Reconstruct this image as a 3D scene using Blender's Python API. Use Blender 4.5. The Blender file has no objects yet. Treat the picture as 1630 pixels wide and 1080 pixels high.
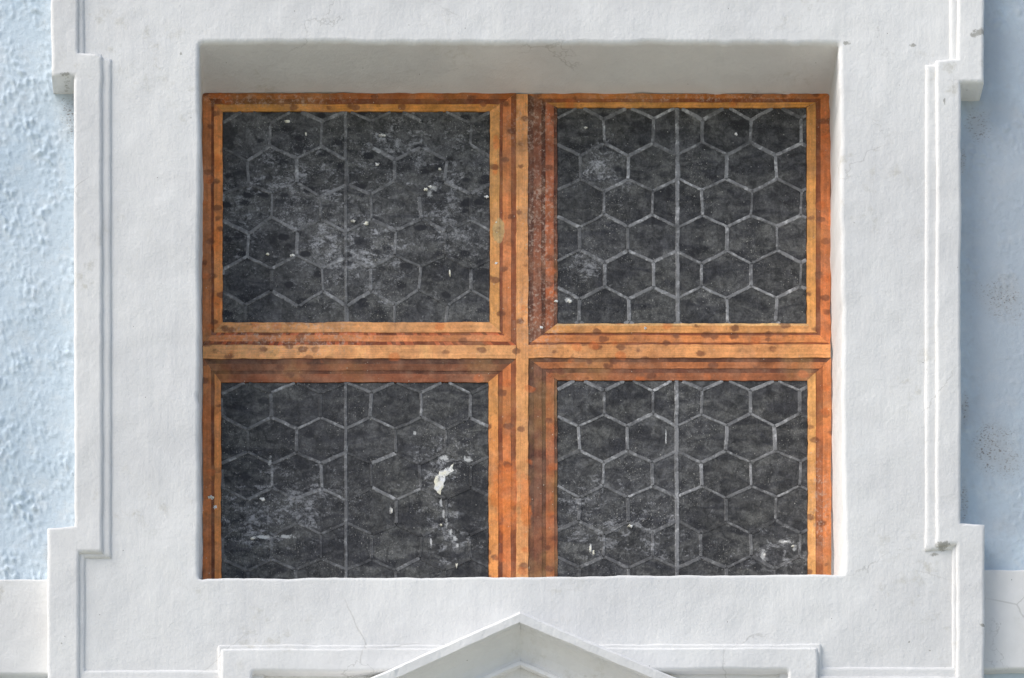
import bpy, math, random
from mathutils import Vector, noise
from mathutils.geometry import tessellate_polygon

random.seed(7)
sc = bpy.context.scene
COL = sc.collection
R = math.radians

# ------------------------------------------------------------------ camera
# one photo pixel is one millimetre on the flat white field of the surround (plane y = 0)
D = 6.2                       # camera distance from the facade
ZC = 5.30                     # height of the picture centre
CX = -0.285                   # camera stands a little left of the window
CZ = 1.56                     # eye height
cd = bpy.data.cameras.new('camera')
cam = bpy.data.objects.new('camera', cd)
COL.objects.link(cam)
sc.camera = cam
cam.location = (CX, -D, CZ)
cam.rotation_euler = (R(90), 0, 0)
cd.sensor_fit = 'HORIZONTAL'
cd.sensor_width = 36.0
cd.lens = 36.0 * D / 1.630
cd.shift_x = (0 - CX) / 1.630          # perspective-corrected (shift) lens: verticals stay parallel
cd.shift_y = (ZC - CZ) / 1.630
cd.clip_start = 0.05
cd.clip_end = 2000

# ------------------------------------------------------------------ sky and sun (bright overcast, from the left)
SUN_EL, SUN_AZ = R(45), R(65)          # azimuth measured from the facade's normal towards the left
w = bpy.data.worlds.new('World')
sc.world = w
w.use_nodes = True
wt = w.node_tree
bg = wt.nodes['Background']
sky = wt.nodes.new('ShaderNodeTexSky')
sky.sky_type = 'NISHITA'
sky.sun_disc = False
sky.sun_elevation = SUN_EL
sdir = Vector((-math.sin(SUN_AZ) * math.cos(SUN_EL), -math.cos(SUN_AZ) * math.cos(SUN_EL), math.sin(SUN_EL)))
sky.sun_rotation = math.atan2(sdir.x, sdir.y)
sky.air_density = 0.8
sky.dust_density = 2.0
sky.ozone_density = 0.8
wt.links.new(sky.outputs[0], bg.inputs[0])
bg.inputs[1].default_value = 0.092

sd = bpy.data.lights.new('sun', 'SUN')
sun = bpy.data.objects.new('sun', sd)
COL.objects.link(sun)
sun.location = (-6, -6, 12)
sun.rotation_euler = (-sdir).to_track_quat('-Z', 'Y').to_euler()
sd.energy = 1.5
sd.angle = R(46)
sd.color = (1.0, 0.97, 0.92)

sc.cycles.max_bounces = 6
sc.cycles.diffuse_bounces = 3
sc.cycles.glossy_bounces = 2
sc.view_settings.view_transform = 'Standard'
sc.view_settings.look = 'None'
sc.view_settings.exposure = 0.97
sc.view_settings.gamma = 1.0
sc.view_settings.use_curve_mapping = False


# ------------------------------------------------------------------ helpers
def at(px, py, y=0.0):
    """a photo pixel seen on the vertical plane y -> (x, z)"""
    k = (D + y) / D
    x, z = (px - 815) / 1000.0, ZC + (540 - py) / 1000.0
    return CX + (x - CX) * k, CZ + (z - CZ) * k


def lin(c):
    out = []
    for v in c:
        v /= 255.0
        out.append(v / 12.92 if v <= 0.04045 else ((v + 0.055) / 1.055) ** 2.4)
    return tuple(out)


def mesh_obj(name, verts, faces, mat, parent=None, smooth=None):
    me = bpy.data.meshes.new(name)
    me.from_pydata(verts, [], faces)
    if smooth is not None:
        me.polygons.foreach_set('use_smooth', smooth if isinstance(smooth, list) else [smooth] * len(me.polygons))
    me.update()
    o = bpy.data.objects.new(name, me)
    COL.objects.link(o)
    if mat:
        me.materials.append(mat)
    if parent:
        o.parent = parent
        o.matrix_parent_inverse = parent.matrix_world.inverted()
    return o


def thing(name, label, cat, loc):
    o = bpy.data.objects.new(name, None)
    COL.objects.link(o)
    o.location = loc
    o['label'] = label
    o['category'] = cat
    o['kind'] = 'thing'
    o.empty_display_size = 0.05
    bpy.context.view_layer.update()
    return o


def n3(x, y, z, s, o=0.0):
    return noise.noise(Vector((x * s + o, y * s + o * 1.7, z * s - o)))


def wob(x, z, amp, seed):
    """hand-made unevenness of an edge: slow waver, small lumps, the odd nick"""
    s = seed * 13.7
    dx = amp * (0.9 * n3(x, 0, z, 7, s) + 0.8 * n3(x, 0, z, 26, s + 5) + 0.5 * n3(x, 0, z, 70, s + 9))
    dz = amp * (0.9 * n3(x, 0, z, 7, s + 40) + 0.8 * n3(x, 0, z, 26, s + 45) + 0.5 * n3(x, 0, z, 70, s + 49))
    nick = n3(x, 0, z, 33, s + 77)
    if nick > 0.52:
        dx += (nick - 0.52) * amp * 5 * (1 if n3(x, 0, z, 5, s) > 0 else -1)
        dz -= (nick - 0.52) * amp * 5
    return dx, dz


def area2(p):
    return sum(p[i][0] * p[(i + 1) % len(p)][1] - p[(i + 1) % len(p)][0] * p[i][1] for i in range(len(p)))


def offset_poly(p, d):
    """shift every edge of a counter-clockwise polygon inwards by d (mitred)"""
    n = len(p)
    out = []
    for i in range(n):
        a, b, c = Vector(p[i - 1]), Vector(p[i]), Vector(p[(i + 1) % n])
        e1, e2 = (b - a).normalized(), (c - b).normalized()
        n1, n2 = Vector((-e1.y, e1.x)), Vector((-e2.y, e2.x))
        m = n1 + n2
        m = m / max(m.dot(n1), 0.25)
        out.append((b.x + m.x * d, b.y + m.y * d))
    return out


def resample(p, base, step):
    out = []
    n = len(p)
    for i in range(n):
        a, b = Vector(p[i]), Vector(p[(i + 1) % n])
        L = (Vector(base[(i + 1) % n]) - Vector(base[i])).length
        k = max(1, int(L / step))
        for j in range(k):
            q = a.lerp(b, j / k)
            out.append((q.x, q.y))
    return out


def soften(p, r):
    """round the corners of a polygon in plan"""
    if r <= 0:
        return p
    n = len(p)
    out = []
    for i in range(n):
        a, b, c = Vector(p[i - 1]), Vector(p[i]), Vector(p[(i + 1) % n])
        rr = min(r, (a - b).length * 0.4, (c - b).length * 0.4)
        u, v = b + (a - b).normalized() * rr, b + (c - b).normalized() * rr
        out += [tuple(u), tuple(u * 0.25 + b * 0.5 + v * 0.25), tuple(v)]
    return out


def prism(name, outer, holes, yf, yb, mat, parent, bevel=0.004, jit=0.0010, seed=1, step=0.010, hole_jit=None, plan=0.004, hole_bevel=None, wide=None):
    """plaster body cut out along a polygon, front at yf, back at yb, worn rounded arrises"""
    loops = []
    if area2(outer) < 0:
        outer = outer[::-1]
    loops.append((soften(outer, plan), bevel, 1, jit))
    for h in holes:
        if area2(h) < 0:
            h = h[::-1]
        loops.append((soften(h, plan), hole_bevel or bevel, -1, hole_jit or jit))
    V, F, S = [], [], []
    fronts = []
    K = 4
    for p, bv, sg, jt in loops:
        pj = resample(p, p, step)
        J = [wob(x, z, jt, seed) for x, z in pj]
        rings = [(0.0, yb), (0.0, yf + bv)]
        for k in range(1, K + 1):
            a = k / K * math.pi / 2
            rings.append(((wide or bv) * (1 - math.cos(a)), yf + bv * (1 - math.sin(a))))
        idx = []
        for d, y in rings:
            q = resample(offset_poly(p, d * sg), p, step)
            ring = []
            for (x, z), (jx, jz) in zip(q, J):
                ring.append(len(V))
                V.append((x + jx, y, z + jz))
            idx.append(ring)
        m = len(idx[0])
        for a, b in zip(idx[:-1], idx[1:]):
            for i in range(m):
                f = (a[i], a[(i + 1) % m], b[(i + 1) % m], b[i])
                F.append(f if sg > 0 else f[::-1])
                S.append(True)
        fronts.append(idx[-1])
    polys = [[Vector((V[i][0], V[i][2], 0)) for i in r] for r in fronts]
    flat = [i for r in fronts for i in r]
    for t in tessellate_polygon(polys):
        f = [flat[i] for i in t]
        a, b, c = (Vector(V[i]) for i in f)
        if (b - a).cross(c - a).y > 0:
            f = f[::-1]
        F.append(tuple(f))
        S.append(False)
    return mesh_obj(name, V, F, mat, parent, S)


def rect(x0, y0, x1, y1, y=0.0):
    return [at(x0, y1, y), at(x1, y1, y), at(x1, y0, y), at(x0, y0, y)]


def pxpoly(pts, y=0.0):
    return [at(a, b, y) for a, b in pts]


# ------------------------------------------------------------------ material kit
class Mat:
    def __init__(self, name):
        self.m = bpy.data.materials.new(name)
        self.m.use_nodes = True
        self.t = self.m.node_tree
        self.b = self.t.nodes['Principled BSDF']
        self.g = self.t.nodes.new('ShaderNodeNewGeometry')
        self.pos = self.g.outputs['Position']

    def n(self, kind, **kw):
        nd = self.t.nodes.new('ShaderNode' + kind)
        for k, v in kw.items():
            setattr(nd, k, v)
        return nd

    def put(self, sock, v):
        if hasattr(v, 'is_linked') or isinstance(v, bpy.types.NodeSocket):
            self.t.links.new(v, sock)
        elif isinstance(v, (tuple, list)) and len(v) == 3 and sock.type == 'RGBA':
            sock.default_value = (*v, 1)
        else:
            sock.default_value = v

    def math(self, op, a, b=0.0, c=None, clamp=False):
        nd = self.n('Math', operation=op, use_clamp=clamp)
        self.put(nd.inputs[0], a)
        self.put(nd.inputs[1], b)
        if c is not None:
            self.put(nd.inputs[2], c)
        return nd.outputs[0]

    def scale(self, v, s):
        nd = self.n('VectorMath', operation='MULTIPLY')
        self.put(nd.inputs[0], v)
        nd.inputs[1].default_value = s
        return nd.outputs[0]

    def noise(self, scale, detail=4, rough=0.55, dist=0.0, vec=None, off=None):
        v = vec or self.pos
        if off:
            a = self.n('VectorMath', operation='ADD')
            self.put(a.inputs[0], v)
            a.inputs[1].default_value = (off, off * 0.7, -off)
            v = a.outputs[0]
        nd = self.n('TexNoise')
        self.put(nd.inputs['Vector'], v)
        nd.inputs['Scale'].default_value = scale
        nd.inputs['Detail'].default_value = detail
        nd.inputs['Roughness'].default_value = rough
        nd.inputs['Distortion'].default_value = dist
        return nd.outputs[0]

    def voro(self, scale, vec=None, rnd=1.0):
        nd = self.n('TexVoronoi', voronoi_dimensions='3D')
        self.put(nd.inputs['Vector'], vec or self.pos)
        nd.inputs['Scale'].default_value = scale
        nd.inputs['Randomness'].default_value = rnd
        sp = self.n('SeparateColor')
        self.put(sp.inputs[0], nd.outputs['Color'])
        return nd.outputs['Distance'], sp.outputs[0], sp.outputs[1]

    def ramp(self, v, a, b, lo=0.0, hi=1.0, smooth=True):
        nd = self.n('MapRange', interpolation_type='SMOOTHSTEP' if smooth else 'LINEAR')
        self.put(nd.inputs['Value'], v)
        self.put(nd.inputs['From Min'], a)
        self.put(nd.inputs['From Max'], b)
        self.put(nd.inputs['To Min'], lo)
        self.put(nd.inputs['To Max'], hi)
        return nd.outputs[0]

    def mix(self, f, a, b, mode='MIX'):
        nd = self.n('Mix', data_type='RGBA', blend_type=mode)
        self.put(nd.inputs[0], f)
        self.put(nd.inputs[6], a)
        self.put(nd.inputs[7], b)
        return nd.outputs[2]

    def gray(self, v):
        nd = self.n('CombineColor')
        for i in range(3):
            self.put(nd.inputs[i], v)
        return nd.outputs[0]

    def spots(self, lst, y, warp=0.35, soft=1.0):
        """1 at the centre of each listed spot (px, py, radius x, radius y), 0 at its rim, rim frayed by noise"""
        out = None
        for px, py, rx, ry in lst:
            x, z = at(px, py, y)
            sub = self.n('VectorMath', operation='SUBTRACT')
            self.put(sub.inputs[0], self.pos)
            sub.inputs[1].default_value = (x, y, z)
            sc_ = self.scale(sub.outputs[0], (1000.0 / rx, 0.0, 1000.0 / ry))
            ln = self.n('VectorMath', operation='LENGTH')
            self.put(ln.inputs[0], sc_)
            v = self.math('SUBTRACT', 1.0, ln.outputs['Value'])
            out = v if out is None else self.math('MAXIMUM', out, v)
        return out

    def bump(self, h, dist, prev=None, strength=1.0):
        nd = self.n('Bump')
        nd.inputs['Strength'].default_value = strength
        nd.inputs['Distance'].default_value = dist
        self.put(nd.inputs['Height'], h)
        if prev is not None:
            self.put(nd.inputs['Normal'], prev)
        return nd.outputs[0]

    def done(self, color, rough, normal=None, spec=0.3):
        self.put(self.b.inputs['Base Color'], color)
        self.put(self.b.inputs['Roughness'], rough)
        self.b.inputs['Specular IOR Level'].default_value = spec
        if normal is not None:
            self.put(self.b.inputs['Normal'], normal)
        return self.m


def white_plaster():
    M = Mat('white_limewash')
    big = M.noise(3.2, 5, 0.6)
    mid = M.noise(17, 6, 0.6, 0.4)
    streak = M.noise(1.0, 4, 0.6, vec=M.scale(M.pos, (75, 75, 5)))
    c = M.mix(M.ramp(big, 0.36, 0.66), (0.695, 0.69, 0.68), (0.79, 0.785, 0.765))
    c = M.mix(M.ramp(mid, 0.42, 0.72, 0, 0.30), c, (0.83, 0.83, 0.82))
    c = M.mix(M.ramp(streak, 0.52, 0.72, 0, 0.10), c, (0.60, 0.61, 0.63))
    # rain-washed grime, blotches of its own shape
    gate = M.ramp(M.noise(5.5, 3, 0.5, off=3.1), 0.50, 0.66)
    grime = M.math('MULTIPLY', M.ramp(M.noise(42, 7, 0.7, off=9.0), 0.52, 0.70), gate)
    c = M.mix(M.math('MULTIPLY', grime, 0.55), c, (0.50, 0.48, 0.41))
    fly = M.voro(55)
    f = M.math('MULTIPLY', M.math('LESS_THAN', fly[0], 0.045), M.math('GREATER_THAN', fly[1], 0.86))
    c = M.mix(M.math('MULTIPLY', f, 0.75), c, (0.16, 0.14, 0.12))
    wv = M.n('VectorMath', operation='ADD')
    M.put(wv.inputs[0], M.pos)
    M.put(wv.inputs[1], M.scale(M.gray(M.noise(22, 4, 0.6)), (0.07, 0.07, 0.05)))
    cr = M.n('TexVoronoi', feature='DISTANCE_TO_EDGE')
    M.put(cr.inputs['Vector'], wv.outputs[0])
    cr.inputs['Scale'].default_value = 2.6
    ck = M.math('MULTIPLY', M.ramp(cr.outputs['Distance'], 0.0006, 0.0036, 1, 0), M.ramp(M.noise(6, 2, off=17), 0.50, 0.62))
    c = M.mix(M.math('MULTIPLY', ck, 0.35), c, (0.34, 0.33, 0.30))
    # known pits and stained nicks
    s = M.spots([(1502, 167, 3, 7), (1560, 57, 20, 9), (1548, 62, 9, 8), (1453, 72, 9, 5), (1348, 69, 8, 6), 
                 (1447, 1022, 3, 3), (1480, 1036, 3, 2), (98, 1029, 3, 3), (288, 86, 3, 4), (1500, 872, 17, 9), (1488, 883, 9, 5),
                 (105, 124, 14, 4), (1562, 1000, 8, 3)], 0.0)
    s = M.ramp(M.math('ADD', s, M.math('MULTIPLY', M.math('SUBTRACT', M.noise(190, 5, 0.7), 0.5), 2.2)), 0.25, 0.7)
    c = M.mix(M.math('MULTIPLY', s, 0.62), c, (0.20, 0.19, 0.15))
    b = M.bump(M.noise(9, 2, 0.5), 0.0055)
    b = M.bump(M.noise(34, 3, 0.55, vec=M.scale(M.pos, (1, 1, 0.75))), 0.0014, b)
    b = M.bump(streak, 0.0005, b)
    b = M.bump(M.noise(170, 4, 0.7), 0.0008, b)
    return M.done(c, 0.85, b, 0.2)


def blue_plaster():
    M = Mat('blue_limewash')
    big = M.noise(4.0, 5, 0.6)
    mid = M.noise(30, 6, 0.65)
    c = M.mix(M.ramp(big, 0.36, 0.64), (0.52, 0.62, 0.70), (0.59, 0.68, 0.75))
    c = M.mix(M.ramp(mid, 0.45, 0.75, 0, 0.5), c, (0.68, 0.715, 0.73))
    c = M.mix(M.math('MULTIPLY', M.ramp(M.noise(70, 4, 0.6, off=4), 0.55, 0.72), 0.3), c, (0.45, 0.50, 0.52))
    gr = M.spots([(1600, 420, 110, 620), (1560, 60, 60, 200)], 0.034)  # frayed grey over the right strip: soiling, plus the surround's shade deepened in colour
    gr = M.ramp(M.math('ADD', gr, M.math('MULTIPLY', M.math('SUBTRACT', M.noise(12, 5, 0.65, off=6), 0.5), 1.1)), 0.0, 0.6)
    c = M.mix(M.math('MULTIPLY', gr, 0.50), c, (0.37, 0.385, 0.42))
    # patches where the wash has come off and grains of dark sand show
    s = M.spots([(1600, 472, 52, 55), (1585, 712, 55, 62), (110, 185, 20, 60), (1555, 200, 30, 40), (1605, 735, 40, 40),
                 (78, 880, 14, 26), (1537, 650, 9, 40), (1533, 255, 8, 30), (1535, 800, 9, 50)], 0.034)
    grain = M.ramp(M.noise(260, 5, 0.7, vec=M.scale(M.pos, (1, 1, 1.6))), 0.54, 0.62)
    g = M.math('MULTIPLY', grain, M.ramp(M.math('ADD', s, M.math('MULTIPLY', M.math('SUBTRACT', M.noise(40, 4), 0.5), 1.4)), 0.1, 0.8))
    c = M.mix(M.math('MULTIPLY', g, 0.85), c, (0.13, 0.105, 0.09))
    c = M.mix(M.math('MULTIPLY', M.ramp(s, 0.0, 0.9), 0.28), c, (0.42, 0.40, 0.37))
    b = M.bump(M.noise(90, 3, 0.6), 0.0012)
    b = M.bump(M.noise(300, 3, 0.6), 0.0006, b)
    return M.done(c, 0.9, b, 0.15)


YP = 0.120                    # depth of the painted window behind the white field


def painted_wood():
    M = Mat('painted_orange_wood')
    at_ = M.n('Attribute', attribute_name='band')
    uv = M.n('UVMap', uv_map='along')
    c = at_.outputs['Color']
    streak = M.noise(1.0, 5, 0.65, vec=M.scale(uv.outputs[0], (7, 170, 1)))
    c = M.mix(1.0, c, M.gray(M.ramp(streak, 0.3, 0.7, 0.82, 1.16)), 'MULTIPLY')
    # uneven glaze: redder and yellower passages
    g1 = M.ramp(M.noise(13, 5, 0.6, off=2), 0.46, 0.68)
    c = M.mix(M.math('MULTIPLY', g1, 0.26), c, (0.58, 0.21, 0.085))
    g2 = M.ramp(M.noise(9, 4, 0.6, off=8), 0.50, 0.70)
    c = M.mix(M.math('MULTIPLY', g2, 0.30), c, (0.52, 0.31, 0.10))
    # bright orange retouching low on the mullion
    s = M.spots([(805, 790, 34, 95), (836, 800, 14, 80), (346, 260, 10, 30), (346, 380, 10, 34), (346, 480, 10, 18), (790, 230, 9, 20), (788, 270, 8, 16)], YP)
    s = M.ramp(M.math('ADD', s, M.math('MULTIPLY', M.math('SUBTRACT', M.noise(60, 4), 0.5), 1.2)), 0.2, 0.6)
    c = M.mix(M.math('MULTIPLY', s, 0.6), c, (0.84, 0.23, 0.045))
    # brown brush dabs
    gate = M.ramp(M.noise(4.0, 2, 0.5, off=5), 0.36, 0.50)
    d = M.voro(40, vec=M.scale(M.pos, (0.85, 0.2, 1.25)))
    rim = M.math('ADD', d[0], M.math('MULTIPLY', M.math('SUBTRACT', M.noise(85, 4, 0.7), 0.5), 0.42))
    dab = M.math('MULTIPLY', M.ramp(rim, 0.20, 0.33, 1, 0), M.math('GREATER_THAN', d[1], 0.12))
    dab = M.math('MULTIPLY', dab, gate)
    c = M.mix(M.math('MULTIPLY', dab, 0.72), c, (0.16, 0.055, 0.028))
    # red dabs
    d2 = M.voro(27, vec=M.scale(M.pos, (1.0, 0.2, 1.3)))
    dab2 = M.math('MULTIPLY', M.ramp(M.math('ADD', d2[0], M.math('MULTIPLY', M.math('SUBTRACT', M.noise(90, 3, off=3), 0.5), 0.3)), 0.18, 0.30, 1, 0), M.math('GREATER_THAN', d2[1], 0.62))
    c = M.mix(M.math('MULTIPLY', dab2, 0.5), c, (0.66, 0.16, 0.035))
    # ochre filler patch, and pale abrasion along the upper transom
    p = M.spots([(794, 368, 13, 27)], YP)
    p = M.ramp(M.math('ADD', p, M.math('MULTIPLY', M.math('SUBTRACT', M.noise(120, 4), 0.5), 0.7)), 0.2, 0.35)
    c = M.mix(M.math('MULTIPLY', p, 0.8), c, (0.60, 0.42, 0.19))
    ab = M.spots([(470, 535, 190, 42), (860, 500, 60, 90), (850, 200, 60, 70), (1305, 800, 22, 120), (430, 160, 190, 16), (1100, 156, 240, 10),
                  (860, 350, 40, 160)], YP)
    abm = M.math('MULTIPLY', M.ramp(M.noise(170, 7, 0.75), 0.49, 0.63), M.ramp(ab, 0.0, 0.7))
    c = M.mix(M.math('MULTIPLY', abm, 0.55), c, (0.62, 0.46, 0.36))
    dust = M.ramp(M.noise(34, 6, 0.7, off=12), 0.42, 0.66, 0.0, 0.20)
    c = M.mix(dust, c, (0.54, 0.33, 0.21))
    c = M.mix(1.0, c, M.gray(M.ramp(M.noise(250, 4, 0.8), 0.30, 0.70, 0.84, 1.18, False)), 'MULTIPLY')
    c = M.mix(1.0, c, M.gray(M.ramp(M.noise(58, 4, 0.6, off=15), 0.34, 0.66, 0.86, 1.10)), 'MULTIPLY')
    # general soiling and flecks of bare plaster
    c = M.mix(M.math('MULTIPLY', M.ramp(M.noise(75, 8, 0.75, off=6), 0.52, 0.72), 0.5), c, (0.17, 0.085, 0.05))
    fl = M.voro(210)
    f = M.math('MULTIPLY', M.math('LESS_THAN', M.math('ADD', fl[0], M.math('MULTIPLY', M.noise(500, 2), 0.5)), 0.40), M.math('GREATER_THAN', fl[1], 0.95))
    fine = M.ramp(M.noise(420, 3, 0.6), 0.66, 0.74)
    f = M.math('MAXIMUM', f, M.math('MULTIPLY', fine, M.ramp(M.noise(11, 3), 0.48, 0.62)))
    c = M.mix(M.math('MULTIPLY', f, 0.75), c, (0.66, 0.56, 0.44))
    b = M.bump(M.noise(45, 4, 0.6), 0.0018)
    b = M.bump(streak, 0.0004, b)
    b = M.bump(M.noise(300, 4, 0.65), 0.0005, b)
    return M.done(c, 0.72, b, 0.3)


def glass_paint(M, key):
    """dark grey hand-painted panes: cloudy strokes, dabs, rubbed bloom, bare flecks"""
    x0, y0, x1, y1 = {'TL': (300, 100, 800, 540), 'TR': (860, 100, 1330, 540), 'BL': (300, 580, 800, 960), 'BR': (860, 580, 1330, 960)}[key]
    bloom = {'TL': -0.030, 'TR': -0.030, 'BL': -0.020, 'BR': -0.030}[key]

    def here(lst):
        return [q for q in lst if x0 < q[0] < x1 and y0 < q[1] < y1] or [(0, 0, 1, 1)]

    diag = M.n('Mapping')
    diag.inputs['Rotation'].default_value = (0, R(-28), 0)
    diag.inputs['Scale'].default_value = (0.55, 1, 1.7)
    M.put(diag.inputs['Vector'], M.pos)
    dv = diag.outputs[0]
    cloud = M.noise(26, 5, 0.66, 0.9, vec=dv)
    c = M.mix(M.ramp(cloud, 0.34, 0.66), (0.022, 0.022, 0.025), (0.098, 0.097, 0.090))
    sk = M.noise(1.0, 4, 0.6, vec=M.scale(M.pos, (190, 50, 14)))
    c = M.mix(M.ramp(sk, 0.50, 0.72, 0, 0.35), c, (0.095, 0.095, 0.098))
    # bluish and paler passages of the wash
    c = M.mix(M.math('MULTIPLY', M.ramp(M.noise(7, 3, off=4), 0.45, 0.65), 0.40), c, (0.030, 0.030, 0.036))
    grain = M.noise(240, 4, 0.8)
    hz = {'TL': 0.60, 'TR': 0.34, 'BL': 0.26, 'BR': 0.40}[key]
    haze = M.ramp(M.noise(10, 5, 0.65, off=21), 0.40, 0.66, 0.1 * hz, hz)
    c = M.mix(haze, c, (0.105, 0.105, 0.107))
    c = M.mix(1.0, c, M.gray(M.ramp(grain, 0.30, 0.70, 0.50, 1.55, False)), 'MULTIPLY')
    c = M.mix(1.0, c, M.gray(M.ramp(M.noise(65, 4, 0.7, 0.6, off=2), 0.32, 0.68, 0.42, 1.38)), 'MULTIPLY')
    # rubbed pale bloom, strongest in the upper left light
    ar = M.spots(here([(470, 300, 170, 120), (640, 235, 150, 80), (560, 400, 210, 110), (400, 330, 70, 120), (720, 330, 90, 140), (410, 830, 90, 70),
                  (480, 800, 110, 80), (700, 740, 70, 60), (720, 840, 60, 60), (930, 425, 55, 40), (960, 265, 60, 60), (930, 800, 90, 60),
                  (1235, 880, 70, 55), (1000, 850, 160, 60)]), YP)
    bl = M.math('ADD', M.noise(70, 5, 0.75, 0.4, vec=M.scale(M.pos, (0.75, 1, 1.2))), M.math('MULTIPLY_ADD', M.math('MAXIMUM', ar, -0.35), 0.15, bloom))
    bl = M.math('ADD', bl, M.math('MULTIPLY', M.math('SUBTRACT', grain, 0.5), 0.42))
    c = M.mix(M.ramp(bl, 0.555, 0.78, 0, 0.95), c, (0.33, 0.33, 0.34))
    # dark dabs
    d = M.voro(43, vec=M.scale(M.pos, (0.72, 0.2, 1.25)))
    rim = M.math('ADD', d[0], M.math('MULTIPLY', M.math('SUBTRACT', M.noise(75, 4, 0.7), 0.5), 0.45))
    dab = M.math('MULTIPLY', M.ramp(rim, 0.20, 0.38, 1, 0), M.ramp(d[1], 0.10, 0.50, 0, 1, False))
    c = M.mix(M.math('MULTIPLY', dab, {'TL': 0.95, 'TR': 0.6, 'BL': 0.7, 'BR': 0.6}[key]), c, (0.016, 0.016, 0.019))
    # dark smears at the lower right corner and around the bare spot
    sm = M.spots(here([(1236, 884, 22, 17), (1204, 903, 12, 11), (1215, 870, 8, 7), (1280, 872, 8, 9), (1225, 900, 12, 12), (1020, 690, 26, 22), (1250, 700, 20, 18), (750, 800, 36, 90), (640, 260, 30, 22), (362, 215, 16, 34), (1180, 200, 30, 14)]), YP)
    sm = M.ramp(M.math('ADD', sm, M.math('MULTIPLY', M.math('SUBTRACT', M.noise(70, 4), 0.5), 1.1)), 0.15, 0.5)
    c = M.mix(M.math('MULTIPLY', sm, 0.7), c, (0.012, 0.012, 0.014))
    # frayed bare plaster
    ch = M.spots(here([(699, 770, 13, 20), (713, 751, 18, 9), (744, 732, 14, 7), (708, 730, 13, 7), (702, 802, 4, 13), (706, 817, 4, 12), (711, 832, 4, 12), (717, 847, 5, 10), (724, 858, 5, 9), (728, 869, 4, 8), (690, 300, 9, 7), (684, 308, 8, 8),
                  (1215, 884, 6, 16), (1250, 863, 18, 5), (1265, 872, 6, 8), (940, 872, 4, 11), (944, 880, 3, 8), (905, 478, 10, 8), (660, 690, 5, 5), (418, 855, 26, 5),
                  (455, 854, 22, 5), (622, 812, 4, 10), (686, 863, 3, 14), (430, 735, 5, 12), (1060, 695, 2, 18)]), YP)
    ch = M.ramp(M.math('ADD', ch, M.math('MULTIPLY', M.math('SUBTRACT', M.noise(150, 6, 0.75), 0.5), 2.6)), 0.30, 0.75)
    c = M.mix(M.math('MULTIPLY', ch, 0.9), c, (0.52, 0.52, 0.51))
    fl = M.voro(170)
    f = M.math('MULTIPLY', M.math('LESS_THAN', M.math('ADD', fl[0], M.math('MULTIPLY', M.noise(400, 2), 0.5)), 0.36), M.math('GREATER_THAN', fl[1], 0.89))
    fine = M.math('MULTIPLY', M.ramp(M.noise(400, 3, 0.6), 0.60, 0.70), M.ramp(M.noise(15, 3, off=1), 0.46, 0.62))
    c = M.mix(M.math('MULTIPLY', M.math('MAXIMUM', f, fine), 0.7), c, (0.42, 0.41, 0.37))
    b = M.bump(M.noise(45, 5, 0.75), 0.0022)
    return c, b


def pane_mat(key):
    M = Mat('painted_dark_pane')
    c, b = glass_paint(M, key)
    oi = M.n('ObjectInfo')
    c = M.mix(1.0, c, M.gray(M.ramp(oi.outputs['Random'], 0, 1, 0.80, 1.22, False)), 'MULTIPLY')
    return M.done(c, 0.62, b, 0.35)


def came_mat(key):
    M = Mat('painted_grey_lead_line')
    c, b = glass_paint(M, key)
    uv = M.n('UVMap', uv_map='across')
    sp = M.n('SeparateXYZ')
    M.put(sp.inputs[0], uv.outputs[0])
    st = M.n('Attribute', attribute_name='strength')
    v = M.math('ABSOLUTE', sp.outputs[1])
    edge = M.math('ADD', v, M.math('MULTIPLY', M.math('SUBTRACT', M.noise(190, 4, 0.8), 0.5), 2.6))
    prof = M.ramp(edge, 0.45, 1.15, 1, 0)
    worn = M.ramp(M.noise(38, 6, 0.7, off=7), 0.36, 0.56, 0.35, 1)
    f = M.math('MULTIPLY', M.math('MULTIPLY', prof, worn), st.outputs['Fac'], clamp=True)
    hi = M.mix(M.ramp(M.noise(120, 4, off=2), 0.5, 0.7), (0.26, 0.26, 0.265), (0.56, 0.56, 0.565))
    c = M.mix(f, c, hi)
    return M.done(c, 0.65, b, 0.3)


def chip_mat():
    M = Mat('bare_plaster_chip')
    c = M.mix(M.ramp(M.noise(60, 5), 0.4, 0.6), (0.86, 0.82, 0.66), (0.86, 0.86, 0.86))
    c = M.mix(M.ramp(M.noise(130, 5, 0.75, off=3), 0.50, 0.64, 0, 0.85), c, (0.17, 0.17, 0.17))
    b = M.bump(M.noise(300, 5, 0.7), 0.0008)
    return M.done(c, 0.9, b, 0.1)


def street_mat():
    M = Mat('pale_street_paving')
    c = M.mix(M.ramp(M.noise(1.5, 8, 0.7), 0.35, 0.65), (0.47, 0.47, 0.375), (0.58, 0.58, 0.48))  # unseen ground, toned pale and warm to bounce light up onto the soffit
    v = M.voro(8)
    c = M.mix(M.ramp(v[0], 0.52, 0.7), c, (0.25, 0.24, 0.2))
    return M.done(c, 0.9, M.bump(v[0], 0.01), 0.2)


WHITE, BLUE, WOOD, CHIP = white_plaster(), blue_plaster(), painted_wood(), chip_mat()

# ------------------------------------------------------------------ setting: the street in front
g = mesh_obj('street', [(-400, -800, 0), (400, -800, 0), (400, 0.2, 0), (-400, 0.2, 0)], [(0, 1, 2, 3)], street_mat())
g['kind'] = 'structure'

# ------------------------------------------------------------------ blue house wall
YW = 0.036                    # blue wall sits this far behind the white field
house = thing('house_wall', 'pale blue rough plastered house wall with a white band, around the white window surround', 'wall', (0, YW, 0))


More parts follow.
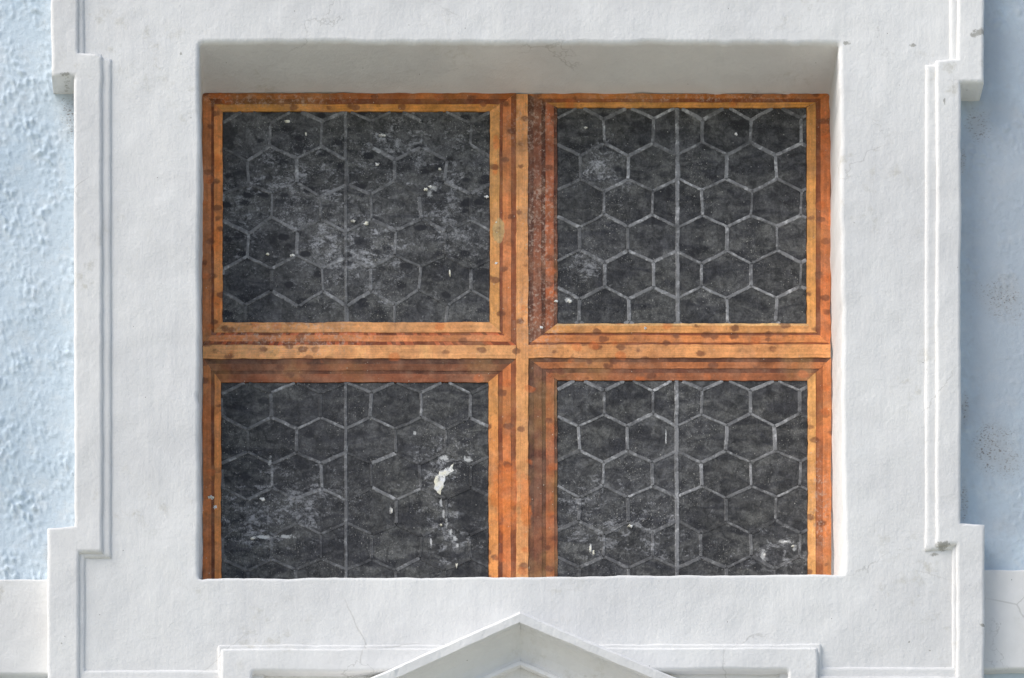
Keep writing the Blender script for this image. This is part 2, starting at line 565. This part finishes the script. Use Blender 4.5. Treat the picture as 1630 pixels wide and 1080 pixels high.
def blue_wall():
    V, F, S = [], [], []

    def quad(x0, z0, x1, z1):
        i = len(V)
        V.extend([(x0, YW, z0), (x1, YW, z0), (x1, YW, z1), (x0, YW, z1)])
        F.append((i, i + 1, i + 2, i + 3))
        S.append(False)

    def patch(x0, z0, x1, z1, step, amp, seed):
        nx, nz = int((x1 - x0) / step), int((z1 - z0) / step)
        i0 = len(V)
        for j in range(nz + 1):
            for i in range(nx + 1):
                x, z = x0 + (x1 - x0) * i / nx, z0 + (z1 - z0) * j / nz
                e = min(x - x0, x1 - x, z - z0, z1 - z) / 0.03
                e = max(0.0, min(1.0, e))
                # thrown-on plaster: bean-shaped lumps leaning to the right over a wavering ground
                u, v = x + 0.25 * z, z
                a = n3(u * 1.5, 0, v * 0.85, 118, seed)
                b = n3(u * 1.4, 0.3, v * 0.9, 230, seed + 3)
                k = n3(x, 0.7, z, 11, seed + 8)
                lump = max(0.0, a + 0.15) ** 1.3 * 1.3 + 0.45 * max(0.0, b)
                g = max(0.15, 0.6 + 1.1 * n3(x, 0.2, z, 24, seed + 20))
                h = amp * (lump * g + 0.6 * k)
                V.append((x, YW - h * e, z))
        for j in range(nz):
            for i in range(nx):
                a = i0 + j * (nx + 1) + i
                F.append((a, a + 1, a + nx + 2, a + nx + 1))
                S.append(True)

    xl0, xl1 = at(-330, 0)[0], at(150, 0)[0]
    xr0, xr1 = at(1490, 0)[0], at(1960, 0)[0]
    zb, zt = at(0, 1400)[1], at(0, -330)[1]
    patch(xl0, zb, xl1, zt, 0.0022, 0.0036, 1)
    patch(xr0, zb, xr1, zt, 0.0022, 0.0016, 31)
    quad(-7, 0, 7, zb)
    quad(-7, zt, 7, 8.6)
    quad(-7, zb, xl0, zt)
    quad(xl1, zb, xr0, at(0, 1150)[1])
    quad(xl1, at(0, -60)[1], xr0, zt)
    quad(xr1, zb, 7, zt)
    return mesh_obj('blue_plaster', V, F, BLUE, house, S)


blue_wall()                   # open in the middle, where the niche goes in
# white bands running into the surround on both sides
prism('white_band', rect(-1600, 922, 100, 1074, 0.022), [], 0.022, 0.06, WHITE, house, bevel=0.004, jit=0.0012, seed=3, step=0.012)
prism('white_band', rect(1540, 906, 3200, 1066, 0.022), [], 0.022, 0.06, WHITE, house, bevel=0.004, jit=0.0012, seed=4, step=0.012)

# ------------------------------------------------------------------ white eared surround
sur = thing('window_surround', 'white limewashed eared plaster surround with a deep niche holding the painted window', 'window surround', (0, 0, ZC - 0.7))
TOP, BOT = -160, 1330
field = [(122, TOP + 30), (1526, TOP + 30), (1526, BOT - 30), (122, BOT - 30)]
hole = [(318, 68), (1336, 69), (1343, 912), (700, 917), (318, 919)]
prism('field', pxpoly(field), [pxpoly(hole)], 0.0, YP + 0.012, WHITE, sur, bevel=0.004, jit=0.0011, seed=5, step=0.008, hole_jit=0.0021, plan=0.005, hole_bevel=0.007)
o = mesh_obj('niche_back', [(at(300, 60)[0], YP + 0.004, at(0, 1000)[1]), (at(1360, 60)[0], YP + 0.004, at(0, 1000)[1]),
                            (at(1360, 60)[0], YP + 0.004, at(0, 40)[1]), (at(300, 60)[0], YP + 0.004, at(0, 40)[1])], [(0, 1, 2, 3)], WHITE, sur)

YF = -0.009
left = [(79, TOP), (125, TOP), (125, 82), (163, 85), (163, 879), (126, 879), (126, BOT), (75, BOT), (75, 839), (118, 836), (118, 120), (82, 120)]
right = [(1567, TOP), (1525, TOP), (1524, 92), (1490, 95), (1490, 868), (1523, 866), (1523, BOT), (1568, BOT), (1568, 834), (1530, 832), (1530, 131), (1567, 131)]
prism('architrave', pxpoly(left, YF), [], YF, YW + 0.02, WHITE, sur, bevel=0.0045, wide=0.0055, plan=0.0, jit=0.0012, seed=6, step=0.008)
prism('architrave', pxpoly(right, YF), [], YF, YW + 0.02, WHITE, sur, bevel=0.0045, wide=0.0055, plan=0.0, jit=0.0012, seed=7, step=0.008)
YB = -0.004
lb = [(121, TOP), (134, TOP), (134, 90), (177, 92), (177, 887), (135, 887), (135, 1066), (360, 1066), (360, 1090), (121, 1090)]
rb = [(1527, TOP), (1512, TOP), (1512, 99), (1473, 102), (1473, 876), (1516, 874), (1516, 1061), (1296, 1061), (1296, 1090), (1527, 1090)]
prism('inner_fillet', pxpoly(lb, YB), [], YB, 0.02, WHITE, sur, bevel=0.0037, wide=0.0065, plan=0.0, jit=0.0009, seed=8, step=0.008)
prism('inner_fillet', pxpoly(rb, YB), [], YB, 0.02, WHITE, sur, bevel=0.0037, wide=0.0065, plan=0.0, jit=0.0009, seed=9, step=0.008)
# head and foot moulding outside the picture close the frame
prism('head_moulding', pxpoly([(119.8, TOP), (1531.2, TOP), (1531.2, TOP + 42), (119.8, TOP + 42)], YF), [], YF, YW + 0.02, WHITE, sur, bevel=0.003, seed=10)
prism('foot_moulding', pxpoly([(121.2, 1080), (352, 1080), (352, 1112), (121.2, 1112)], YF), [], YF, 0.02, WHITE, sur, bevel=0.004, seed=11, step=0.008)
prism('foot_moulding', pxpoly([(1300, 1076), (1528.8, 1076), (1528.8, 1108), (1300, 1108)], YF), [], YF, 0.02, WHITE, sur, bevel=0.004, seed=12, step=0.008)
# raised border of the panel under the window
YA = -0.016
ap = [(351, 1031), (1302, 1029), (1302, BOT - 60), (1254, BOT - 60), (1254, 1066), (402, 1069), (402, BOT - 60), (351, BOT - 60)]
prism('panel_border', pxpoly(ap, YA), [], YA, 0.02, WHITE, sur, bevel=0.005, jit=0.0013, seed=13, step=0.008)
apb = [(346, 1026), (1308, 1024), (1308, BOT - 60), (1240, BOT - 60), (1240, 1058), (420, 1060), (420, BOT - 60), (346, BOT - 60)]
prism('panel_fillet', pxpoly(apb, -0.005), [], -0.005, 0.02, WHITE, sur, bevel=0.004, jit=0.0013, seed=14, step=0.008)

# ------------------------------------------------------------------ pediment of the window below
ped = thing('pediment', 'white plaster pediment gable whose peak rises below the painted window', 'pediment', (0.013, -0.05, ZC - 0.75))


def rake(side, seed):
    """one sloping cornice: a moulded profile swept down from the peak, mitred on the centre line"""
    yF = -0.090
    # profile as photo rows on the centre line and depth of each arris
    prof = [(974, 0.005), (974.5, yF + 0.004), (977, yF), (990.5, yF), (993, yF + 0.003), (995, yF + 0.010), (1002, yF + 0.018), (1016, yF + 0.028), (1032, yF + 0.036),
            (1046, yF + 0.040), (1050, yF + 0.0395), (1053, yF + 0.034), (1058, yF + 0.033), (1062, yF + 0.036), (1064, yF + 0.043), (1075, yF + 0.047), (1100, yF + 0.055), (1180, yF + 0.078)]
    slope = 0.445 if side < 0 else 0.425
    V, F = [], []
    n = 64
    L = 0.43
    for k in range(n + 1):
        s = L * k / n
        for (py, y) in prof:
            x, z = at(828, py, y)
            X = x + side * s
            Z = z - slope * s
            jx, jz = wob(X, Z + py * 0.03, 0.0013, seed)
            if side > 0 and k in (15, 16) and py < 992:
                jz -= 0.0006
            V.append((X + jx * (1 if k else 0), y + 0.6 * jx, Z + jz))
    m = len(prof)
    for k in range(n):
        for i in range(m - 1):
            a = k * m + i
            f = (a, a + m, a + m + 1, a + 1)
            F.append(f if side < 0 else f[::-1])
    return mesh_obj('raking_cornice', V, F, WHITE, ped, False)


rake(-1, 21)
rake(1, 22)
tv = []
for px, py in [(828, 1080), (1258, 1270), (398, 1270)]:
    tv.append((at(px, py, -0.006)[0], -0.006, at(px, py, -0.006)[1]))
mesh_obj('tympanum', tv, [(0, 2, 1)], WHITE, ped)
prism('base_cornice', rect(380, 1262, 1276, 1300, -0.1), [], -0.10, 0.02, WHITE, ped, bevel=0.004, seed=23)

# ------------------------------------------------------------------ painted blind window
win = thing('painted_window', 'painted blind window with orange wooden frame and four dark honeycomb leaded lights in the niche', 'window', (at(826, 940, YP)[0], YP, at(826, 940, YP)[1]))
KB = 1.12                     # paint in the recess reads darker than its own colour


def P(px, py, y):
    x, z = at(px, py, YP)
    return (x, y, z)


def paint(c):
    return tuple(min(0.95, v * KB) for v in lin(c))


def banded(name, a0, a1, b0, b1, bands, seed, base=YP, dash=None):
    """member between its outer edge a0-a1 and inner edge b0-b1 (photo pixels), split in painted bands (t0, t1, colour, proud mm)"""
    L = math.hypot(a1[0] - a0[0], a1[1] - a0[1])
    n = max(2, int(L / 7))
    V, F, C, U = [], [], [], []
    prev = None

    def row(t, y, free):
        idx = []
        for i in range(n + 1):
            s = i / n
            px = (a0[0] + (a1[0] - a0[0]) * s) * (1 - t) + (b0[0] + (b1[0] - b0[0]) * s) * t
            py = (a0[1] + (a1[1] - a0[1]) * s) * (1 - t) + (b0[1] + (b1[1] - b0[1]) * s) * t
            q = Vector((px, py, t * 30 + seed * 17))
            am = 0.8 if free else 0.45
            j = am * (noise.noise(q * 0.021) * 1.2 + noise.noise(q * 0.085) + 0.6 * noise.noise(q * 0.23))
            dx, dy = b0[0] - a0[0], b0[1] - a0[1]
            hor = abs(a1[0] - a0[0]) > abs(a1[1] - a0[1])
            if hor:
                py += j
            else:
                px += j
            idx.append(len(V))
            V.append(P(px, py, y))
            U.append((s * L / 1000.0, t * 0.04))
        return idx

    first = row(0, base + 0.003, True)
    last = first
    for bi, (t0, t1, col, pr) in enumerate(bands):
        y = base - pr / 1000.0
        r0, r1 = row(t0, y, bi == 0), row(t1, y, bi == len(bands) - 1)
        for (A, B) in ((last, r0), (r0, r1)):
            for i in range(n):
                F.append((A[i], A[i + 1], B[i + 1], B[i]))
                k = 1.0 + 0.16 * noise.noise(Vector((i * 0.23, bi * 5.1, seed * 3.3)))
                if dash and bi in dash:
                    d_ = noise.noise(Vector((i * 0.55, bi * 9.1, seed)))
                    if d_ < -0.04:
                        k *= 1.38
                C.append(tuple(min(255, v * k) for v in col))
        last = r1
    end = row(1.0, base + 0.003, True)
    for i in range(n):
        F.append((last[i], last[i + 1], end[i + 1], end[i]))
        C.append(bands[-1][2])
    a, b, c = (Vector(V[k]) for k in F[n][:3])
    if (b - a).cross(c - a).y > 0:
        F = [f[::-1] for f in F]
    o = mesh_obj(name, V, F, WOOD, win, False)
    me = o.data
    ca = me.color_attributes.new('band', 'FLOAT_COLOR', 'CORNER')
    ul = me.uv_layers.new(name='along')
    for p in me.polygons:
        c = paint(C[p.index])
        if sum(C[p.index]) < 330:
            c = tuple(v * 0.85 for v in c)      # dark shading strokes
        for li in p.loop_indices:
            ca.data[li].color = (*c, 1)
            ul.data[li].uv = U[me.loops[li].vertex_index]
    return o


SASH = {
    'TL': dict(O=(322, 149, 822, 551), I=(354, 178, 780, 514)),
    'TR': dict(O=(840, 150, 1322, 550), I=(887, 172, 1284, 516)),
    'BL': dict(O=(323, 571, 822, 985), I=(352, 609, 778, 950)),
    'BR': dict(O=(840, 570, 1323, 985), I=(887, 606, 1286, 950)),
}
dk, br = (104, 60, 40), (150, 88, 52)
BANDS = {
    ('TL', 'top'): [(0, .32, (176, 100, 50), .6), (.32, .62, (128, 68, 40), .2), (.62, 1, (206, 138, 66), 1.0)],
    ('TL', 'left'): [(0, .44, (186, 116, 70), .6), (.44, .58, (130, 74, 48), .2), (.58, 1, (226, 142, 80), 1.0)],
    ('TL', 'right'): [(0, .2, (150, 86, 54), .4), (.2, .52, (203, 124, 74), .8), (.52, .64, (150, 82, 52), .3), (.64, 1, (216, 152, 88), 1.1)],
    ('TL', 'bottom'): [(0, .18, (132, 68, 42), .4), (.18, .45, (205, 128, 80), .8), (.45, .57, (140, 76, 48), .3), (.57, 1, (216, 152, 96), 1.1)],
    ('TR', 'top'): [(0, .36, (188, 112, 54), .6), (.36, .64, (146, 80, 46), .2), (.64, 1, (208, 142, 70), 1.0)],
    ('TR', 'left'): [(0, .2, (102, 64, 50), .3), (.2, .46, (142, 88, 66), .7), (.46, .6, (98, 58, 44), .2), (.6, .88, (166, 94, 62), .9), (.88, 1, (96, 54, 40), .5)],
    ('TR', 'right'): [(0, .42, (202, 118, 68), .7), (.42, .62, (146, 82, 52), .2), (.62, 1, (214, 150, 84), 1.0)],
    ('TR', 'bottom'): [(0, .12, (150, 84, 54), .3), (.12, .46, (206, 128, 74), .8), (.46, .58, (144, 78, 50), .2), (.58, .9, (214, 148, 86), 1.0), (.9, 1, (226, 176, 118), 1.1)],
    ('BL', 'top'): [(0, .24, (98, 66, 52), .3), (.24, .52, (132, 82, 56), .7), (.52, .66, (100, 60, 44), .2), (.66, 1, (146, 86, 58), .8)],
    ('BL', 'left'): [(0, .46, (190, 114, 66), .6), (.46, .64, (122, 70, 46), .2), (.64, 1, (222, 142, 80), 1.0)],
    ('BL', 'right'): [(0, .2, (152, 86, 54), .4), (.2, .5, (208, 122, 70), .8), (.5, .66, (148, 78, 48), .3), (.66, 1, (222, 146, 82), 1.1)],
    ('BR', 'top'): [(0, .2, (104, 66, 48), .3), (.2, .48, (172, 104, 62), .7), (.48, .68, (112, 68, 50), .2), (.68, 1, (162, 96, 60), .8)],
    ('BR', 'left'): [(0, .22, (92, 58, 46), .3), (.22, .48, (124, 76, 56), .7), (.48, .62, (92, 54, 40), .2), (.62, .9, (166, 94, 58), .9), (.9, 1, (92, 54, 40), .5)],
    ('BR', 'right'): [(0, .36, (212, 128, 74), .7), (.36, .66, (168, 98, 58), .2), (.66, 1, (218, 158, 94), 1.0)],
}
seed = 100
for key, r in SASH.items():
    x0, y0, x1, y1 = r['O']
    u0, v0, u1, v1 = r['I']
    sides = {'top': ((x0, y0), (x1, y0), (u0, v0), (u1, v0)), 'left': ((x0, y0), (x0, y1), (u0, v0), (u0, v1)),
             'right': ((x1, y0), (x1, y1), (u1, v0), (u1, v1)), 'bottom': ((x0, y1), (x1, y1), (u0, v1), (u1, v1))}
    for sname, (a0, a1, b0, b1) in sides.items():
        seed += 1
        if (key, sname) in BANDS:
            banded('rail' if sname in ('top', 'bottom') else 'stile', a0, a1, b0, b1, BANDS[(key, sname)], seed, dash=(0, 2) if (key, sname) == ('TL', 'bottom') else None)
# crossing fillets
banded('mullion', (821.5, 151), (821.5, 975), (840.5, 151), (840.5, 975), [(0, 1, (224, 156, 98), 1.6)], 150)
banded('transom', (323, 550.5), (821, 550.5), (323, 571.5), (821, 571.5), [(0, 1, (226, 160, 104), 1.5)], 151)
banded('transom', (841, 549.5), (1322, 549.5), (841, 570.5), (1322, 570.5), [(0, 1, (224, 154, 96), 1.5)], 152)


# leaded lights -------------------------------------------------------------
def clip(poly, x0, y0, x1, y1):
    for ax, lim, sg in ((0, x0, 1), (0, x1, -1), (1, y0, 1), (1, y1, -1)):
        out = []
        for i in range(len(poly)):
            a, b = poly[i - 1], poly[i]
            da, db = (a[ax] - lim) * sg, (b[ax] - lim) * sg
            if (da >= 0) != (db >= 0):
                t = da / (da - db)
                out.append((a[0] + (b[0] - a[0]) * t, a[1] + (b[1] - a[1]) * t))
            if db >= 0:
                out.append(b)
        poly = out
        if not poly:
            break
    return poly


def clip_seg(a, b, x0, y0, x1, y1):
    t0, t1 = 0.0, 1.0
    dx, dy = b[0] - a[0], b[1] - a[1]
    for p, q in ((-dx, a[0] - x0), (dx, x1 - a[0]), (-dy, a[1] - y0), (dy, y1 - a[1])):
        if abs(p) < 1e-9:
            if q < 0:
                return None
        else:
            r = q / p
            if p < 0:
                t0 = max(t0, r)
            else:
                t1 = min(t1, r)
    if t0 >= t1:
        return None
    return (a[0] + dx * t0, a[1] + dy * t0), (a[0] + dx * t1, a[1] + dy * t1)


def plate(name, poly, parent, mat):
    """thin pane with a chamfered rim"""
    if area2(poly) > 0:        # pixel rows run downwards
        poly = poly[::-1]
    cx = sum(p[0] for p in poly) / len(poly)
    cy = sum(p[1] for p in poly) / len(poly)
    V, F, S = [], [], []
    n = len(poly)
    for k, y in ((1.0, YP + 0.0022), (1.0, YP + 0.0008), (0.965, YP + 0.0004)):
        for px, py in poly:
            V.append(P(cx + (px - cx) * k, cy + (py - cy) * k, y))
    for r in range(2):
        for i in range(n):
            a, b = r * n + i, r * n + (i + 1) % n
            F.append((a, b, b + n, a + n))
            S.append(False)
    F.append(tuple(range(2 * n, 3 * n)))
    S.append(False)
    return mesh_obj(name, V, F, mat, parent, S)


def strips(name, segs, parent, yf, mat):
    """raised lines of paint; each segment carries its own strength"""
    V, F, U, ST = [], [], [], []
    for (a, b, wd, st) in segs:
        A, B = Vector(a), Vector(b)
        d = (B - A)
        L = d.length
        if L < 1.5:
            continue
        d /= L
        nrm = Vector((-d.y, d.x))
        m = max(1, int(L / 10))
        rows = []
        for i in range(m + 1):
            q = A + d * (L * i / m)
            k = 1.1 * noise.noise(Vector((q.x * 0.05, q.y * 0.05, 3)))
            row = []
            for o, y, v in ((-1.0, YP + 0.0014, -1), (-0.55, yf, -0.55), (0.55, yf, 0.55), (1.0, YP + 0.0014, 1)):
                r = q + nrm * (o * wd / 2 + k)
                row.append(len(V))
                V.append(P(r.x, r.y, y))
                U.append((L * i / m / 1000.0, v))
                ST.append(st)
            rows.append(row)
        for r0, r1 in zip(rows[:-1], rows[1:]):
            for i in range(3):
                F.append((r0[i], r1[i], r1[i + 1], r0[i + 1]))
    if F:
        a, b, c = (Vector(V[k]) for k in F[1][:3])
        if (b - a).cross(c - a).y > 0:
            F = [f[::-1] for f in F]
    o = mesh_obj(name, V, F, mat, parent, False)
    me = o.data
    ul = me.uv_layers.new(name='across')
    for lp in me.loops:
        ul.data[lp.index].uv = U[lp.vertex_index]
    at_ = me.attributes.new('strength', 'FLOAT', 'POINT')
    at_.data.foreach_set('value', ST)
    return o


LIGHTS = {  # x of the saddle bar, column pitch, first even row, row pitch, came strength, share of lines lost
    'TL': (551, 79.0, 253, 58.0, 0.66, 0.20),
    'TR': (1079, 78.2, 247, 57.2, 1.05, 0.0),
    'BL': (551, 79.0, 683, 56.3, 0.72, 0.12),
    'BR': (1078, 78.2, 679, 56.6, 0.95, 0.03),
}
for key, (bx, pw, ry, ph, strength, lost) in LIGHTS.items():
    PANE, CAME = pane_mat(key), came_mat(key)
    x0, y0, x1, y1 = SASH[key]['I']
    vis = (x0 + 0.5, y0 + 0.5, x1 - 0.5, min(y1, 948))
    back = mesh_obj('leaded_light', [P(x0 - 6, y1 + 6, YP + 0.0020), P(x1 + 6, y1 + 6, YP + 0.0020), P(x1 + 6, y0 - 6, YP + 0.0020), P(x0 - 6, y0 - 6, YP + 0.0020)],
                    [(0, 1, 2, 3)], PANE, win)
    vl = 37.5
    sl = ph - vl
    cache = {}
    rng = random.Random(ord(key[0]) * 3 + ord(key[1]))

    def vkey(x, y):
        return round((x - bx) / (pw / 2)), round((y - ry) / ph * 10)

    def jv(x, y):
        k = vkey(x, y)
        if k not in cache:
            h = random.Random(k[0] * 7919 + k[1] * 104729 + ord(key[0]) * 31 + ord(key[1]))
            am = 3.4 if key == 'TL' else 1.7
            cache[k] = (x + h.uniform(-am, am), y + h.uniform(-am, am))
        return cache[k]

    edges = {}
    r0 = int((y0 - ry) / ph) - 2
    r1 = int((y1 - ry) / ph) + 2
    for r in range(r0, r1 + 1):
        yy = ry + r * ph
        off = 0 if r % 2 == 0 else pw / 2
        for q in range(-9, 10):
            xx = bx + off + q * pw
            if xx + pw < x0 - 2 or xx > x1 + 2:
                continue
            raw = [(xx, yy), (xx + pw / 2, yy - sl), (xx + pw, yy), (xx + pw, yy + vl), (xx + pw / 2, yy + vl + sl), (xx, yy + vl)]
            hexa = [jv(*p) for p in raw]
            for i in range(6):
                k = tuple(sorted((vkey(*raw[i]), vkey(*raw[(i + 1) % 6]))))
                edges[k] = (hexa[i], hexa[(i + 1) % 6], i in (2, 5))
            cx, cy = sum(p[0] for p in hexa) / 6, sum(p[1] for p in hexa) / 6
            small = [(cx + (a - cx) * 0.955, cy + (b - cy) * 0.955) for a, b in hexa]
            pl = clip(small, *vis)
            if len(pl) >= 3 and abs(area2(pl)) > 120 and min(p[1] for p in pl) < 925:
                plate('pane', pl, back, PANE)
    segs = []
    for k, (a, b, vert) in sorted(edges.items()):
        s = clip_seg(a, b, *vis)
        lo = rng.random() < lost
        st = strength * rng.uniform(0.55, 1.15) * (0.22 if lo else 1.0)
        mx, my = (a[0] + b[0]) / 2, (a[1] + b[1]) / 2
        if my > 800:
            st *= 0.55 if key == 'BL' else 0.45      # worn away towards the foot
        if key == 'BL' and mx > 660 and my > 700:
            st *= 0.35
        if key == 'TR' and mx < 945:
            st *= 0.6
        if s and min(s[0][1], s[1][1]) < 930:
            segs.append((s[0], s[1], rng.uniform(5.5, 9.0), st))
    strips('lead_came', segs, back, YP - 0.0003, CAME)
    strips('saddle_bar', [((bx - 1, vis[1]), (bx, min(vis[3], 940)), 9.0 if key[1] == 'R' else 7.0, strength * (0.95 if key[1] == 'R' else 0.7))], back, YP - 0.0007, CAME)

# chips of bare plaster in the painted surface --------------------------------
CHIPS = [(457, 194, 5, 3), (487, 214, 2, 4), (608, 216, 6, 3), (600, 262, 5, 3), (563, 353, 5, 3), (583, 356, 5, 3), (700, 270, 3, 3), (678, 302, 6, 4), (685, 298, 4, 3),
         (775, 314, 5, 3), (466, 407, 5, 3), (426, 405, 4, 2), (716, 436, 2, 7), 
         (702, 836, 3, 2), (418, 795, 6, 3), (402, 858, 4, 2), (624, 813, 2, 6), (940, 872, 2, 9), (945, 880, 2, 6), (885, 480, 4, 3), (907, 480, 4, 3),
         (1172, 214, 3, 3), (932, 204, 3, 2), (335, 792, 6, 5), (342, 808, 4, 4), (1250, 863, 4, 2), (1217, 884, 2, 3), (1003, 838, 5, 3), (790, 355, 3, 2), (862, 522, 4, 3),
         (1027, 524, 3, 3), (727, 901, 3, 5), (790, 420, 4, 2), (1262, 870, 3, 2)]
for i, (px, py, rx, ry_) in enumerate(CHIPS):
    h = random.Random(i * 31 + 5)
    n = 11
    V, F = [], []
    for k, y in ((1.0, YP + 0.002), (1.0, YP - 0.0012), (0.7, YP - 0.0019)):
        h2 = random.Random(i)
        for j in range(n):
            a = 2 * math.pi * j / n
            rr = h2.uniform(0.35, 1.05) * k
            V.append(P(px + math.cos(a) * rx * rr, py + math.sin(a) * ry_ * rr, y))
    for r in range(2):
        for j in range(n):
            a, b = r * n + j, r * n + (j + 1) % n
            F.append((b, a, a + n, b + n))
    F.append(tuple(range(3 * n - 1, 2 * n - 1, -1)))
    o = mesh_obj('plaster_chip', V, F, CHIP, win, False)

# the one large loss: a ragged white scar in the lower left light
SCAR = [(690, 767), (693, 758), (698, 757), (699, 750), (706, 751), (709, 745), (714, 747), (719, 740), (723, 737), (721, 745), (724, 749), (717, 752), (713, 757),
        (709, 758), (709, 766), (706, 770), (706, 777), (702, 781), (701, 789), (697, 787), (694, 782), (690, 779), (692, 772)]
n = len(SCAR)
mx, my = sum(p[0] for p in SCAR) / n, sum(p[1] for p in SCAR) / n
V, F = [], []
for k, y in ((1.0, YP + 0.002), (0.93, YP - 0.0006), (0.78, YP - 0.0010)):
    for px, py in SCAR:
        V.append(P(mx + (px - mx) * k, my + (py - my) * k, y))
for q in range(2):
    for j in range(n):
        a, b = q * n + j, q * n + (j + 1) % n
        F.append((a, b, b + n, a + n))
F.append(tuple(range(2 * n, 3 * n)))
a, b, c = (Vector(V[k]) for k in F[-1][:3])
nrm = sum(((Vector(V[F[-1][i]]) - Vector(V[F[-1][0]])).cross(Vector(V[F[-1][i + 1]]) - Vector(V[F[-1][0]])).y) for i in range(1, n - 1))
if nrm > 0:
    F = [f[::-1] for f in F]
mesh_obj('plaster_scar', V, F, CHIP, win, False)
